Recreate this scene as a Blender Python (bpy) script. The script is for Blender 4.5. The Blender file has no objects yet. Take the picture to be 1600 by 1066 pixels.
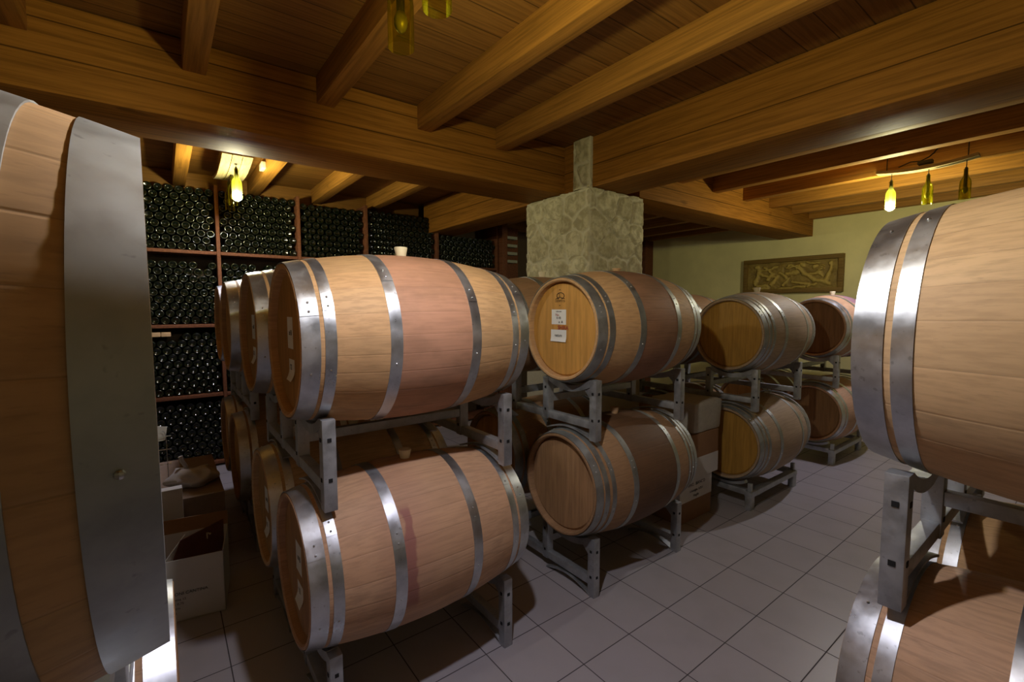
import bpy, bmesh, math, random
from mathutils import Vector, Matrix, noise
PI = math.pi
S = 0.32                      # one floor tile in metres; plan coordinates below are in tiles
sc = bpy.context.scene
COL = sc.collection
random.seed(7)

# ------------------------------------------------------------------ camera, world, exposure
cd = bpy.data.cameras.new('camera'); cam = bpy.data.objects.new('camera', cd); COL.objects.link(cam)
cd.sensor_width = 36; cd.lens = 717.6 / 1600 * 36; cd.clip_start = 0.02; cd.clip_end = 60
YAW, PITCH, ROLL = math.radians(52.79), math.radians(-4.25), math.radians(-0.115)
fw = Vector((math.cos(PITCH) * math.cos(YAW), math.cos(PITCH) * math.sin(YAW), math.sin(PITCH)))
rt = Vector((math.sin(YAW), -math.cos(YAW), 0)); up = rt.cross(fw)
r2 = math.cos(ROLL) * rt + math.sin(ROLL) * up; u2 = -math.sin(ROLL) * rt + math.cos(ROLL) * up
CAMP = Vector((-5.5425, -5.3057, 5.0754)) * S
M = Matrix((r2, u2, -fw)).transposed().to_4x4(); M.translation = CAMP
cam.matrix_world = M
sc.camera = cam
w = bpy.data.worlds.new('cellar_air'); sc.world = w; w.use_nodes = True
w.node_tree.nodes['Background'].inputs[0].default_value = (0.85, 0.9, 1.0, 1)
w.node_tree.nodes['Background'].inputs[1].default_value = 0.01
sc.view_settings.view_transform = 'Standard'; sc.view_settings.look = 'None'
sc.view_settings.exposure = 0.15; sc.view_settings.gamma = 1.0; sc.view_settings.use_curve_mapping = False
sc.cycles.use_denoising = True
sc.cycles.max_bounces = 8; sc.cycles.diffuse_bounces = 4; sc.cycles.transparent_max_bounces = 12
sc.cycles.sample_clamp_indirect = 4.0
sc.cycles.use_light_tree = True
LAMP = 1500.0                  # emission of the LED bulbs
LAMP_COL = (0.83, 0.82, 1.0)

# ------------------------------------------------------------------ material helpers
class N:
    def __init__(s, name):
        s.m = bpy.data.materials.new(name); s.m.use_nodes = True; s.t = s.m.node_tree
        s.b = s.t.nodes['Principled BSDF']
    def n(s, ty, **kw):
        x = s.t.nodes.new('ShaderNode' + ty)
        for k, v in kw.items(): setattr(x, k, v)
        return x
    def l(s, a, b): s.t.links.new(a, b)
    def val(s, sock, v):
        if isinstance(v, (int, float)): sock.default_value = v
        elif isinstance(v, (tuple, list)): sock.default_value = tuple(v) + ((1,) if len(v) == 3 and sock.type == 'RGBA' else ())
        else: s.l(v, sock)
    def math(s, op, a, b=None, c=None, clamp=False):
        x = s.n('Math', operation=op, use_clamp=clamp); s.val(x.inputs[0], a)
        if b is not None: s.val(x.inputs[1], b)
        if c is not None: s.val(x.inputs[2], c)
        return x.outputs[0]
    def mix(s, f, a, b, mode='MIX'):
        x = s.n('Mix', data_type='RGBA', blend_type=mode); s.val(x.inputs[0], f); s.val(x.inputs[6], a); s.val(x.inputs[7], b)
        return x.outputs[2]
    def noise(s, vec, scale, detail=3, rough=.55, dist=0):
        x = s.n('TexNoise'); s.l(vec, x.inputs['Vector']); x.inputs['Scale'].default_value = scale
        x.inputs['Detail'].default_value = detail; x.inputs['Roughness'].default_value = rough; x.inputs['Distortion'].default_value = dist
        return x.outputs['Fac']
    def mapv(s, vec, sc_=(1, 1, 1), loc=(0, 0, 0)):
        x = s.n('Mapping'); s.l(vec, x.inputs[0]); x.inputs['Scale'].default_value = sc_; x.inputs['Location'].default_value = loc
        return x.outputs[0]
    def ramp(s, v, lo, hi, a=0., b=1.):
        x = s.n('MapRange', interpolation_type='SMOOTHSTEP'); s.val(x.inputs[0], v)
        for i, q in enumerate((lo, hi, a, b)): x.inputs[i + 1].default_value = q
        return x.outputs[0]
    def obj(s): return s.n('TexCoord').outputs['Object']
    def sep(s, v):
        x = s.n('SeparateXYZ'); s.l(v, x.inputs[0]); return x.outputs
    def comb(s, a, b, c):
        x = s.n('CombineXYZ')
        for i, q in enumerate((a, b, c)): s.val(x.inputs[i], q)
        return x.outputs[0]
    def rnd(s, v):
        x = s.n('TexWhiteNoise', noise_dimensions='1D'); s.val(x.inputs['W'], v); return x.outputs['Value']
    def bump(s, h, strength=.3, dist=.002):
        x = s.n('Bump'); s.l(h, x.inputs['Height']); x.inputs['Strength'].default_value = strength; x.inputs['Distance'].default_value = dist
        s.l(x.outputs[0], s.b.inputs['Normal'])
    def out(s, col=None, rough=None, metal=None, spec=None):
        if col is not None: s.val(s.b.inputs['Base Color'], col)
        if rough is not None: s.val(s.b.inputs['Roughness'], rough)
        if metal is not None: s.val(s.b.inputs['Metallic'], metal)
        if spec is not None: s.val(s.b.inputs['Specular IOR Level'], spec)
        return s.m

def plain(name, col, rough=.6, metal=0, var=.12, scale=30, spec=.5):
    k = N(name); c = k.obj(); f = k.noise(c, scale, 4)
    col2 = tuple(x * (1 - var * 2) for x in col)
    return k.out(k.mix(f, col2, tuple(min(1, x * (1 + var)) for x in col)), rough, metal, spec)

def oak(name, base, seed, band=None, bandw=.145, drip=None, vari=.22, top=None):
    """barrel staves: axis along object X, stave boundaries by angle"""
    k = N(name); c = k.obj(); x, y, z = k.sep(c)
    ang = k.math('ARCTAN2', y, z)
    wob = k.math('MULTIPLY', k.math('SINE', k.math('MULTIPLY_ADD', ang, 5., seed * 1.7)), .05)
    a2 = k.math('MULTIPLY_ADD', k.math('ADD', ang, wob), 26 / (2 * PI), 40.0)
    idx = k.math('FLOOR', a2); fr = k.math('FRACT', a2)
    r1 = k.rnd(k.math('ADD', idx, seed * 13.37)); rb = k.rnd(k.math('ADD', idx, seed * 3.1 + 71.3))
    g = k.noise(k.mapv(k.comb(x, k.math('MULTIPLY_ADD', r1, 3., y), z), (3.4, 60, 60), (seed, 0, seed * 2)), 1.6, 5, .55, .08)
    fine = k.noise(k.mapv(c, (9, 230, 230)), 1, 3)
    big = k.noise(k.mapv(c, (3.0, 3.5, 3.5), (seed * 3.3, 1, 0)), 1.6, 3)
    dark = tuple(q * .82 for q in base); lite = tuple(min(1, q * 1.10) for q in base)
    redd = (base[0] * .92, base[1] * .78, base[2] * .68)
    col = k.mix(k.ramp(g, .30, .62), dark, lite)
    col = k.mix(k.math('MULTIPLY', r1, vari * 2), col, tuple(q * .66 for q in base))
    col = k.mix(k.math('MULTIPLY', rb, .55), col, k.mix(.5, col, redd))
    col = k.mix(k.ramp(big, .5, .75, 0, .28), col, tuple(q * .55 for q in base))
    col = k.mix(k.ramp(fine, .60, .72, 0, .22), col, tuple(q * .4 for q in base))
    if band:
        ax = k.math('ABSOLUTE', k.math('MULTIPLY_ADD', k.noise(k.mapv(c, (0, 20, 20)), 1, 2), .006, x))
        bm = k.ramp(ax, bandw, bandw + .012, 1., 0.)
        bn = k.noise(k.mapv(c, (6, 10, 10), (seed, 5, 1)), 1, 4)
        bc = k.mix(k.ramp(bn, .35, .7), band, tuple(q * .72 for q in band))
        bc = k.mix(.45, bc, k.mix(1., bc, k.mix(k.ramp(g, .3, .62), (.85, .85, .85), (1.15, 1.15, 1.15)), 'MULTIPLY'))
        col = k.mix(k.math('MULTIPLY', bm, .8), col, bc)
    if drip:  # wine drip; also carries the purple light painted on the farthest upper barrel
        x0, wd, z0, z1, dc = drip
        dn = k.noise(k.mapv(c, (10, 9, 9), (seed, 0, 3)), 1, 3)
        xx = k.math('ABSOLUTE', k.math('SUBTRACT', k.math('MULTIPLY_ADD', dn, .05, x), x0 + .025))
        wv = k.math('MULTIPLY_ADD', k.noise(k.mapv(c, (0, 14, 14), (0, seed, 0)), 1, 2), wd * 1.6, wd * .2)
        m1 = k.math('SUBTRACT', 1., k.math('DIVIDE', xx, wv), clamp=True)
        m2 = k.math('MULTIPLY', k.ramp(z, z0, z0 + .06), k.ramp(z, z1 - .03, z1, 1., 0.))
        m3 = k.ramp(y, -.02, .02, 1., 0.)
        dm = k.math('MULTIPLY', k.math('MULTIPLY', k.ramp(m1, 0, .45), m2), m3)
        col = k.mix(k.math('MULTIPLY', dm, .72), col, dc)
        halo = k.ramp(k.math('ABSOLUTE', k.math('SUBTRACT', x, x0 - .0)), .03, .16, .30, 0.)
        col = k.mix(k.math('MULTIPLY', halo, m3), col, tuple(.5 * (a + b) for a, b in zip(base, dc)))
    seam = k.math('MINIMUM', fr, k.math('SUBTRACT', 1., fr))
    sm = k.ramp(seam, .004, .014, .32, 0.)
    col = k.mix(sm, col, tuple(q * .25 for q in base))
    hgt = k.math('SUBTRACT', k.math('MULTIPLY', g, .35), k.ramp(seam, 0., .05, 1., 0.))
    k.bump(hgt, .35, .0012)
    return k.out(col, .62, 0, .3)

def headwood(name, base, seed):
    k = N(name); c = k.obj(); x, y, z = k.sep(c)
    a = k.math('MULTIPLY_ADD', y, 1 / .062, 40 + seed); idx = k.math('FLOOR', a); fr = k.math('FRACT', a)
    r1 = k.rnd(k.math('ADD', idx, seed * 5.3))
    g = k.noise(k.mapv(k.comb(x, y, k.math('MULTIPLY_ADD', r1, 4., z)), (30, 44, 4)), 1.2, 5, .6, .1)
    dark = tuple(q * .82 for q in base)
    col = k.mix(k.ramp(g, .3, .65), dark, tuple(min(1, q * 1.15) for q in base))
    col = k.mix(k.math('MULTIPLY', r1, .35), col, tuple(q * .7 for q in base))
    seam = k.math('MINIMUM', fr, k.math('SUBTRACT', 1., fr))
    col = k.mix(k.ramp(seam, .008, .02, .35, 0.), col, tuple(q * .3 for q in base))
    k.bump(k.math('SUBTRACT', k.math('MULTIPLY', g, .3), k.ramp(seam, 0., .05, 1., 0.)), .3, .001)
    return k.out(col, .6, 0, .3)

def steel(name, base=(.56, .58, .6), rough=.36, metal=.92, scale=9, seed=0.):
    k = N(name); c = k.obj(); a = k.noise(k.mapv(c, (1, 1, 1), (seed, 0, 0)), scale, 5, .6)
    v = k.n('TexVoronoi'); k.l(c, v.inputs['Vector']); v.inputs['Scale'].default_value = 55
    sp = k.ramp(k.noise(c, 60, 2), .66, .74, 0, .5)
    col = k.mix(k.ramp(a, .3, .7), tuple(q * .72 for q in base), tuple(min(1, q * 1.12) for q in base))
    vx = k.sep(v.outputs['Color'])[0]
    col = k.mix(.10, col, k.mix(vx, tuple(q * .6 for q in base), base))
    col = k.mix(sp, col, tuple(q * .45 for q in base))
    k.bump(a, .12, .002)
    return k.out(col, k.ramp(a, .25, .75, rough - .08, rough + .16), metal)

def beamwood(name, axis, base=(.30, .135, .035), seam_z=None, seed=0, planks=None, spec=.2, rough=.6):
    """timber with grain along the given axis (0 = X, 1 = Y); geometry is in world coordinates"""
    k = N(name); c = k.obj(); x, y, z = k.sep(c)
    along, across = (x, y) if axis == 0 else (y, x)
    sc_ = (1.3, 40, 44) if axis == 0 else (40, 1.3, 44)
    r1 = None; cc = c
    if planks:
        a = k.math('MULTIPLY_ADD', across, 1 / planks, 100.); idx = k.math('FLOOR', a); fr = k.math('FRACT', a)
        r1 = k.rnd(k.math('ADD', idx, 3.3))
        cc = k.comb(k.math('MULTIPLY_ADD', r1, 9., x), k.math('MULTIPLY_ADD', r1, 5., y), z)
    g = k.noise(k.mapv(cc, sc_, (seed, seed, 0)), 1.5, 6, .62, .35)
    kn = k.noise(k.mapv(cc, (1.6, 4.5, 4.5) if axis == 0 else (4.5, 1.6, 4.5), (seed * 2, 3, seed)), 1.6, 2)
    col = k.mix(k.ramp(g, .28, .68), tuple(q * .66 for q in base), tuple(q * 1.2 for q in base))
    col = k.mix(k.ramp(kn, .68, .78, 0, .6), col, tuple(q * .28 for q in base))
    h = k.math('MULTIPLY', g, .4)
    if planks:
        col = k.mix(k.math('MULTIPLY', r1, .5), col, tuple(q * .62 for q in base))
        seam = k.math('MINIMUM', fr, k.math('SUBTRACT', 1., fr))
        col = k.mix(k.ramp(seam, .008, .03, .8, 0.), col, tuple(q * .12 for q in base))
        h = k.math('SUBTRACT', h, k.ramp(seam, 0., .04, 1., 0.))
    if seam_z:
        for sz in seam_z:
            d = k.math('ABSOLUTE', k.math('SUBTRACT', z, sz))
            col = k.mix(k.ramp(d, .0015, .005, .8, 0.), col, tuple(q * .12 for q in base))
            h = k.math('SUBTRACT', h, k.ramp(d, 0., .006, 1., 0.))
    k.bump(h, .35, .002)
    return k.out(col, rough, 0, spec)

# ------------------------------------------------------------------ mesh helpers
def T(*p): return tuple(q * S for q in p)
class MB:
    def __init__(s): s.bm = bmesh.new(); s.mi = 0
    def _fin(s, faces):
        for f in faces: f.material_index = s.mi
    def box(s, x0, x1, y0, y1, z0, z1, bev=0., rot=None, piv=None):
        g = bmesh.ops.create_cube(s.bm, size=1.0); vs = g['verts']
        for v in vs: v.co = Vector(((x0 + x1) / 2 + v.co.x * (x1 - x0), (y0 + y1) / 2 + v.co.y * (y1 - y0), (z0 + z1) / 2 + v.co.z * (z1 - z0)))
        fs = list({f for v in vs for f in v.link_faces}); s._fin(fs)
        if bev:
            es = list({e for v in vs for e in v.link_edges})
            r = bmesh.ops.bevel(s.bm, geom=es, offset=bev, segments=2, affect='EDGES', profile=.6)
            vs = list({v for f in r['faces'] for v in f.verts} | {v for v in vs if v.is_valid})
            s._fin(list({f for v in vs for f in v.link_faces}))
        if rot is not None:
            piv = Vector(piv if piv else (0, 0, 0)); 
            for v in vs: v.co = rot @ (v.co - piv) + piv
        return vs
    def lathe(s, prof, n=24, axis='Z', c=(0, 0, 0), a0=0., a1=2 * PI, close=False, caps=False):
        """prof: list of (h, r)"""
        full = abs(a1 - a0 - 2 * PI) < 1e-6; m = n if full else n + 1
        rings = []
        for h, r in prof:
            ring = []
            for i in range(m):
                a = a0 + (a1 - a0) * i / n
                q = (h, r * math.sin(a), r * math.cos(a)) if axis == 'X' else (r * math.cos(a), r * math.sin(a), h)
                if axis == 'Y': q = (r * math.cos(a), h, r * math.sin(a))
                ring.append(s.bm.verts.new((q[0] + c[0], q[1] + c[1], q[2] + c[2])))
            rings.append(ring)
        fs = []
        pr = list(zip(rings, rings[1:])) + ([(rings[-1], rings[0])] if close else [])
        for A, B in pr:
            for i in range(n):
                j = (i + 1) % m
                fs.append(s.bm.faces.new((A[i], A[j], B[j], B[i])))
        if caps:
            fs.append(s.bm.faces.new(rings[0])); fs.append(s.bm.faces.new(rings[-1][::-1]))
        s._fin(fs); return rings
    def tube(s, pts, r, n=8, sec=None, up=(0, 0, 1), caps=True):
        """sweep a circle (or a rectangle sec=(w,h)) along pts"""
        pts = [Vector(p) for p in pts]; rings = []
        for i, p in enumerate(pts):
            t = (pts[min(i + 1, len(pts) - 1)] - pts[max(i - 1, 0)]).normalized()
            u = Vector(up) if abs(t.dot(Vector(up))) < .95 else Vector((1, 0, 0))
            sx = t.cross(u).normalized(); sy = sx.cross(t).normalized()
            if sec: offs = [(-sec[0] / 2, -sec[1] / 2), (sec[0] / 2, -sec[1] / 2), (sec[0] / 2, sec[1] / 2), (-sec[0] / 2, sec[1] / 2)]
            else: offs = [(r * math.cos(2 * PI * k / n), r * math.sin(2 * PI * k / n)) for k in range(n)]
            rings.append([s.bm.verts.new(p + sx * a + sy * b) for a, b in offs])
        fs = []; m = len(rings[0])
        for A, B in zip(rings, rings[1:]):
            for i in range(m): fs.append(s.bm.faces.new((A[i], A[(i + 1) % m], B[(i + 1) % m], B[i])))
        if caps: fs.append(s.bm.faces.new(rings[0])); fs.append(s.bm.faces.new(rings[-1][::-1]))
        s._fin(fs)
    def poly(s, pts):
        f = s.bm.faces.new([s.bm.verts.new(p) for p in pts]); s._fin([f]); return f
    def prism(s, pts, d):
        """closed prism from polygon pts swept by vector d"""
        d = Vector(d); a = [s.bm.verts.new(p) for p in pts]; b = [s.bm.verts.new(Vector(p) + d) for p in pts]
        fs = [s.bm.faces.new(a), s.bm.faces.new(b[::-1])]
        for i in range(len(a)): fs.append(s.bm.faces.new((a[i], b[i], b[(i + 1) % len(a)], a[(i + 1) % len(a)])))
        s._fin(fs)
    def sphere(s, c, r, u=12, v=8, sc_=(1, 1, 1)):
        g = bmesh.ops.create_uvsphere(s.bm, u_segments=u, v_segments=v, radius=r)
        for q in g['verts']: q.co = Vector((q.co.x * sc_[0] + c[0], q.co.y * sc_[1] + c[1], q.co.z * sc_[2] + c[2]))
        s._fin(list({f for q in g['verts'] for f in q.link_faces})); return g['verts']
    def build(s, name, mats, parent=None, smooth=True, loc=None, ang=40):
        bmesh.ops.recalc_face_normals(s.bm, faces=s.bm.faces)
        me = bpy.data.meshes.new(name); s.bm.to_mesh(me); s.bm.free()
        for m_ in (mats if isinstance(mats, (list, tuple)) else [mats]): me.materials.append(m_)
        if smooth:
            me.shade_smooth(); me.set_sharp_from_angle(angle=math.radians(ang))
        o = bpy.data.objects.new(name, me); COL.objects.link(o)
        if parent: o.parent = parent
        if loc: o.location = loc
        return o
def tag(o, label=None, cat=None, group=None, kind=None):
    if label: o['label'] = label
    if cat: o['category'] = cat
    if group: o['group'] = group
    if kind: o['kind'] = kind
    return o
def empty(name, loc, rz=0.):
    o = bpy.data.objects.new(name, None); COL.objects.link(o); o.location = loc; o.rotation_euler = (0, 0, rz)
    o.empty_display_size = .1; return o
def text_mesh(body, size, name, mat, parent, loc, rot, ext=.0003, bold=0.):
    cu = bpy.data.curves.new(name, 'FONT'); cu.body = body; cu.size = size; cu.align_x = 'CENTER'; cu.align_y = 'CENTER'
    cu.extrude = ext; cu.offset = bold; cu.resolution_u = 3
    tmp = bpy.data.objects.new('tmp', cu); COL.objects.link(tmp)
    dg = bpy.context.evaluated_depsgraph_get(); me = bpy.data.meshes.new_from_object(tmp.evaluated_get(dg))
    bpy.data.objects.remove(tmp)
    me.materials.clear(); me.materials.append(mat)
    o = bpy.data.objects.new(name, me); COL.objects.link(o); o.parent = parent; o.location = loc; o.rotation_euler = rot
    return o

# ------------------------------------------------------------------ materials
M_ = {}
M_['steel_hoop'] = steel('galvanised_hoop', (.60, .63, .66), .34)
M_['steel_dull'] = steel('weathered_hoop', (.40, .42, .41), .42, .85, seed=4.)
M_['steel_rack'] = steel('rack_steel', (.46, .48, .50), .46, .75, 14)
M_['hole'] = plain('dark_hole', (.008, .008, .008), .9)
M_['bung'] = plain('bung_silicone', (.78, .70, .48), .6, var=.05)
M_['bung_wood'] = plain('bung_wood', (.62, .40, .20), .7, var=.2)
M_['paper'] = plain('label_paper', (.80, .80, .78), .7, var=.04)
M_['ink'] = plain('label_ink', (.05, .045, .04), .7)
M_['inkred'] = plain('red_ink', (.36, .06, .03), .7)
M_['brand'] = plain('burnt_mark', (.06, .03, .015), .8)
M_['rivet'] = steel('rivet_steel', (.7, .72, .74), .3, .95)
M_['rust'] = beamwood('rack_board_red', 1, (.17, .065, .03), rough=.65)
def bottle_glass():
    k = N('bottle_dark_glass'); c = k.obj(); f = k.noise(c, 6, 2)
    k.b.inputs['Coat Weight'].default_value = .25; k.b.inputs['Coat Roughness'].default_value = .06
    return k.out(k.mix(f, (.002, .004, .002), (.005, .009, .004)), .14, 0, .5)
M_['bottle'] = bottle_glass()
def lamp_glass(name, tint):
    k = N(name); t = k.t
    tr = k.n('BsdfTransparent'); tr.inputs[0].default_value = tint + (1,)
    gl = k.n('BsdfGlossy'); gl.inputs['Roughness'].default_value = .06; gl.inputs['Color'].default_value = (.9, .95, .7, 1)
    df = k.n('BsdfTranslucent'); df.inputs[0].default_value = (.22, .22, .01, 1)
    lw = k.n('LayerWeight'); lw.inputs[0].default_value = .25
    m1 = k.n('MixShader'); m1.inputs[0].default_value = .16; k.l(tr.outputs[0], m1.inputs[1]); k.l(df.outputs[0], m1.inputs[2])
    m2 = k.n('MixShader'); k.l(k.math('MULTIPLY', lw.outputs['Fresnel'], .7), m2.inputs[0]); k.l(m1.outputs[0], m2.inputs[1]); k.l(gl.outputs[0], m2.inputs[2])
    k.l(m2.outputs[0], t.nodes['Material Output'].inputs['Surface'])
    t.nodes.remove(k.b); return k.m
M_['lampglass'] = lamp_glass('olive_bottle_glass', (.82, .75, .28))
def emis():
    k = N('led_bulb'); k.b.inputs['Emission Color'].default_value = LAMP_COL + (1,); k.b.inputs['Emission Strength'].default_value = LAMP
    return k.m
M_['bulb'] = emis()
M_['cord'] = plain('black_cord', (.012, .012, .012), .5)
M_['socket'] = plain('lamp_socket', (.03, .028, .025), .5)
M_['stave_old'] = beamwood('old_stave', 0, (.20, .12, .06), rough=.6)
M_['stave_pale'] = beamwood('pale_stave', 1, (.30, .25, .155), rough=.7)

# ------------------------------------------------------------------ the setting
def st(o): o['kind'] = 'structure'; return o
def wbox(name, mat, x0, x1, y0, y1, z0, z1, bev=0.):
    b = MB(); b.box(*[q * S for q in (x0, x1, y0, y1, z0, z1)], bev=bev); return st(b.build(name, mat, smooth=bool(bev)))
X0, X1, Y0, Y1 = -13., 17.65, -10., 13.05
def floor_mat():
    k = N('floor_tiles'); c = k.obj(); x, y, z = k.sep(c)
    res = []
    for q in (x, y):
        a = k.math('MULTIPLY', q, 1 / S); f = k.math('FRACT', k.math('ADD', a, 200.)); res.append((k.math('FLOOR', a), k.math('MINIMUM', f, k.math('SUBTRACT', 1., f))))
    d = k.math('MINIMUM', res[0][1], res[1][1]); idx = k.math('MULTIPLY_ADD', res[0][0], 17.3, res[1][0])
    r = k.rnd(idx); fine = k.noise(c, 420, 2, .7); mid = k.noise(c, 5, 4)
    col = k.mix(fine, (.29, .27, .275), (.52, .485, .50))
    col = k.mix(k.math('MULTIPLY', r, .22), col, (.30, .28, .285))
    col = k.mix(k.ramp(mid, .4, .75, 0, .35), col, (.31, .29, .285))
    g = k.ramp(d, .004, .011, 1., 0.)
    col = k.mix(g, col, (.055, .05, .05))
    k.bump(k.math('SUBTRACT', k.math('MULTIPLY', fine, .15), g), .4, .0015)
    return k.out(col, k.mix(g, (.36, .36, .36), (.9, .9, .9)), 0, .5)
wbox('floor', floor_mat(), X0, X1, Y0, Y1, -.3, 0)
def plaster(name, base):
    k = N(name); c = k.obj(); a = k.noise(c, 2.2, 5); f = k.noise(c, 90, 3)
    col = k.mix(k.ramp(a, .3, .75), tuple(q * .86 for q in base), base)
    k.bump(f, .25, .002); return k.out(col, .9, 0, .2)
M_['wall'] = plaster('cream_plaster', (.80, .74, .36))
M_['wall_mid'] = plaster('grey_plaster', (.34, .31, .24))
M_['wall_dark'] = plaster('dark_plaster', (.10, .07, .045))  # dark brown plaster of the back wall
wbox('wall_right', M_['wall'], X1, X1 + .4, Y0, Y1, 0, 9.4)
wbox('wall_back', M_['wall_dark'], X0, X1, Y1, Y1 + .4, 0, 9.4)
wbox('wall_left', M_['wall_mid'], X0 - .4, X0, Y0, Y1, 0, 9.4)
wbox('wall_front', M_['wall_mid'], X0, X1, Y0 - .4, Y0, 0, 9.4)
M_['planks'] = beamwood('ceiling_planks', 0, (.28, .135, .034), planks=.15, seed=2.)
wbox('ceiling', M_['planks'], X0, X1, Y0, Y1, 9.38, 9.6)
M_['beamX'] = beamwood('beam_along', 0, (.30, .13, .022), seam_z=[8.62 * S, 9.1 * S], seed=1., spec=.06)
M_['beamY'] = beamwood('beam_across', 1, (.30, .13, .022), seam_z=[8.66 * S], seed=5., spec=.06)
M_['joist'] = beamwood('joist', 1, (.36, .17, .034), seed=9.)
tn = 1
def trim(mat, *a, bev=.004, label=None):
    global tn
    o = wbox('trim_%d' % tn, mat, *a, bev=bev); tn += 1; return o
trim(M_['beamX'], X0, 3.7, 4.005, 5.45, 8.115, 9.36)                       # left main beam
trim(M_['beamY'], 3.32, 4.65, Y0, 4.0, 8.115, 9.36)                      # right main beam
trim(M_['beamY'], 3.35, 4.65, 5.5, 12.5, 8.12, 9.36)                     # behind the pillar
trim(M_['beamX'], 5.4, X1, 3.1, 4.45, 8.18, 9.36)                        # to the right wall
for jx in (-11.1, -9.05, -7.0, -4.95, -2.9, -.85, 1.2):
    trim(M_['joist'], jx - .16, jx + .16, Y0, 4.0, 8.88, 9.38)
    trim(M_['joist'], jx - .16, jx + .16, 5.45, 12.85, 8.88, 9.38)
for jx in (5.3, 7.35, 9.4, 11.45, 13.5, 15.55, 17.3):
    trim(M_['joist'], jx - .16, jx + .16, Y0, 3.1, 8.88, 9.38)
    trim(M_['joist'], jx - .16, jx + .16, 4.45, 12.85, 8.88, 9.38)
trim(M_['rust'], 16.9, 17.63, 11.45, 12.1, 0, 8.9)                       # dark post at the far corner

for xa, xb in ((-13, 3.3), (4.7, 17.6)): trim(M_['planks'], xa, xb, 12.86, 13.04, 8.80, 9.37)   # board closing the ceiling over the bottle rack

# rubble stone pillar: every visible face is a displaced sheet of irregular stones
def stone_mat():
    k = N('rubble_stone'); c = k.obj()
    at = k.n('Attribute', attribute_name='stone'); s1, s2, s3 = k.sep(at.outputs['Vector'])
    a = k.noise(c, 14, 6, .65, .4); f = k.noise(c, 70, 4)
    st_ = k.mix(s1, (.50, .45, .28), (.74, .69, .46)); st_ = k.mix(k.ramp(a, .38, .62), k.mix(.55, st_, (.22, .18, .09)), st_)
    mo = k.mix(f, (.50, .46, .32), (.66, .62, .44))
    col = k.mix(s2, mo, st_)
    k.bump(k.math('ADD', k.math('MULTIPLY', a, .7), k.math('MULTIPLY', f, .3)), .6, .006)
    return k.out(col, .9, 0, .2)
M_['stone'] = stone_mat()
def stone_sheet(bm, lay, org, du, dv, nrm, W, H, seed, cell=.225):
    rs = random.Random(seed); seeds = []
    nu, nv = max(1, round(W / cell)), max(1, round(H / (cell * .85)))
    for j in range(-1, nv + 1):
        for i in range(-1, nu + 2):
            seeds.append(((i + .5 * (j % 2) + rs.uniform(-.32, .32)) * W / nu, (j + .5 + rs.uniform(-.3, .3)) * H / nv, rs.random(), rs.uniform(.7, 1.35)))
    st_ = .0085; gu, gv = max(2, int(W / st_)), max(2, int(H / st_)); grid = []
    for j in range(gv + 1):
        row = []
        for i in range(gu + 1):
            u, v = W * i / gu, H * j / gv
            un = u + .014 * noise.noise((u * 22, v * 22, seed)); vn = v + .014 * noise.noise((u * 22, v * 22, seed + 9))
            ds = sorted((math.hypot((un - a) , (vn - b) * 1.12) / q, c_) for a, b, c_, q in seeds)
            gap = ds[1][0] - ds[0][0]; t = min(1, max(0, (gap - .010) / .030)); t = t * t * (3 - 2 * t)
            edge = min(u, W - u, v + 1, H - v + 1) ; e = min(1, max(0, edge / .012))
            h = (t * (.013 + .010 * ds[0][1]) + .006 * noise.noise((u * 30, v * 30, seed + 3)) * t + .002 * noise.noise((u * 90, v * 90, 1))) * e
            vt = bm.verts.new(Vector(org) + Vector(du) * u + Vector(dv) * v + Vector(nrm) * h)
            vt[lay] = Vector((ds[0][1], t * e, 0)); row.append(vt)
        grid.append(row)
    for j in range(gv):
        for i in range(gu): bm.faces.new((grid[j][i], grid[j][i + 1], grid[j + 1][i + 1], grid[j + 1][i]))
def stone_block(name, x0, x1, y0, y1, z0, z1, seed, faces):
    bm = bmesh.new(); lay = bm.verts.layers.float_vector.new('stone')
    ft = {'-x': ((x0, y1, z0), (0, -1, 0), (-1, 0, 0), y1 - y0), '-y': ((x0, y0, z0), (1, 0, 0), (0, -1, 0), x1 - x0),
          '+x': ((x1, y0, z0), (0, 1, 0), (1, 0, 0), y1 - y0), '+y': ((x1, y1, z0), (-1, 0, 0), (0, 1, 0), x1 - x0)}
    for i, (k_, (o_, du, nr, W)) in enumerate(ft.items()):
        if k_ in faces: stone_sheet(bm, lay, o_, du, (0, 0, 1), nr, W, z1 - z0, seed + i * 5)
        else:
            a = Vector(o_); b_ = a + Vector(du) * W; up_ = Vector((0, 0, z1 - z0))
            bm.faces.new([bm.verts.new(q) for q in (a, b_, b_ + up_, a + up_)])
    bm.faces.new([bm.verts.new(q) for q in ((x0, y0, z1), (x1, y0, z1), (x1, y1, z1), (x0, y1, z1))])
    me = bpy.data.meshes.new(name); bm.to_mesh(me); bm.free(); me.materials.append(M_['stone']); me.shade_smooth(); me.set_sharp_from_angle(angle=math.radians(55))
    o = bpy.data.objects.new(name, me); COL.objects.link(o); return st(o)
stone_block('wall_pillar', 3.24 * S, 5.4 * S, 2.98 * S, 5.5 * S, 5.2 * S, 8.10 * S, 3, ('-x', '-y'))
wbox('wall_pillar_base', M_['stone'], 3.24, 5.4, 2.98, 5.5, 0, 5.2)
stone_block('wall_pillar_neck', 3.22 * S, 3.315 * S, 2.96 * S, 3.55 * S, 8.10 * S, 9.36 * S, 8, ('-x', '-y'))

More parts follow.
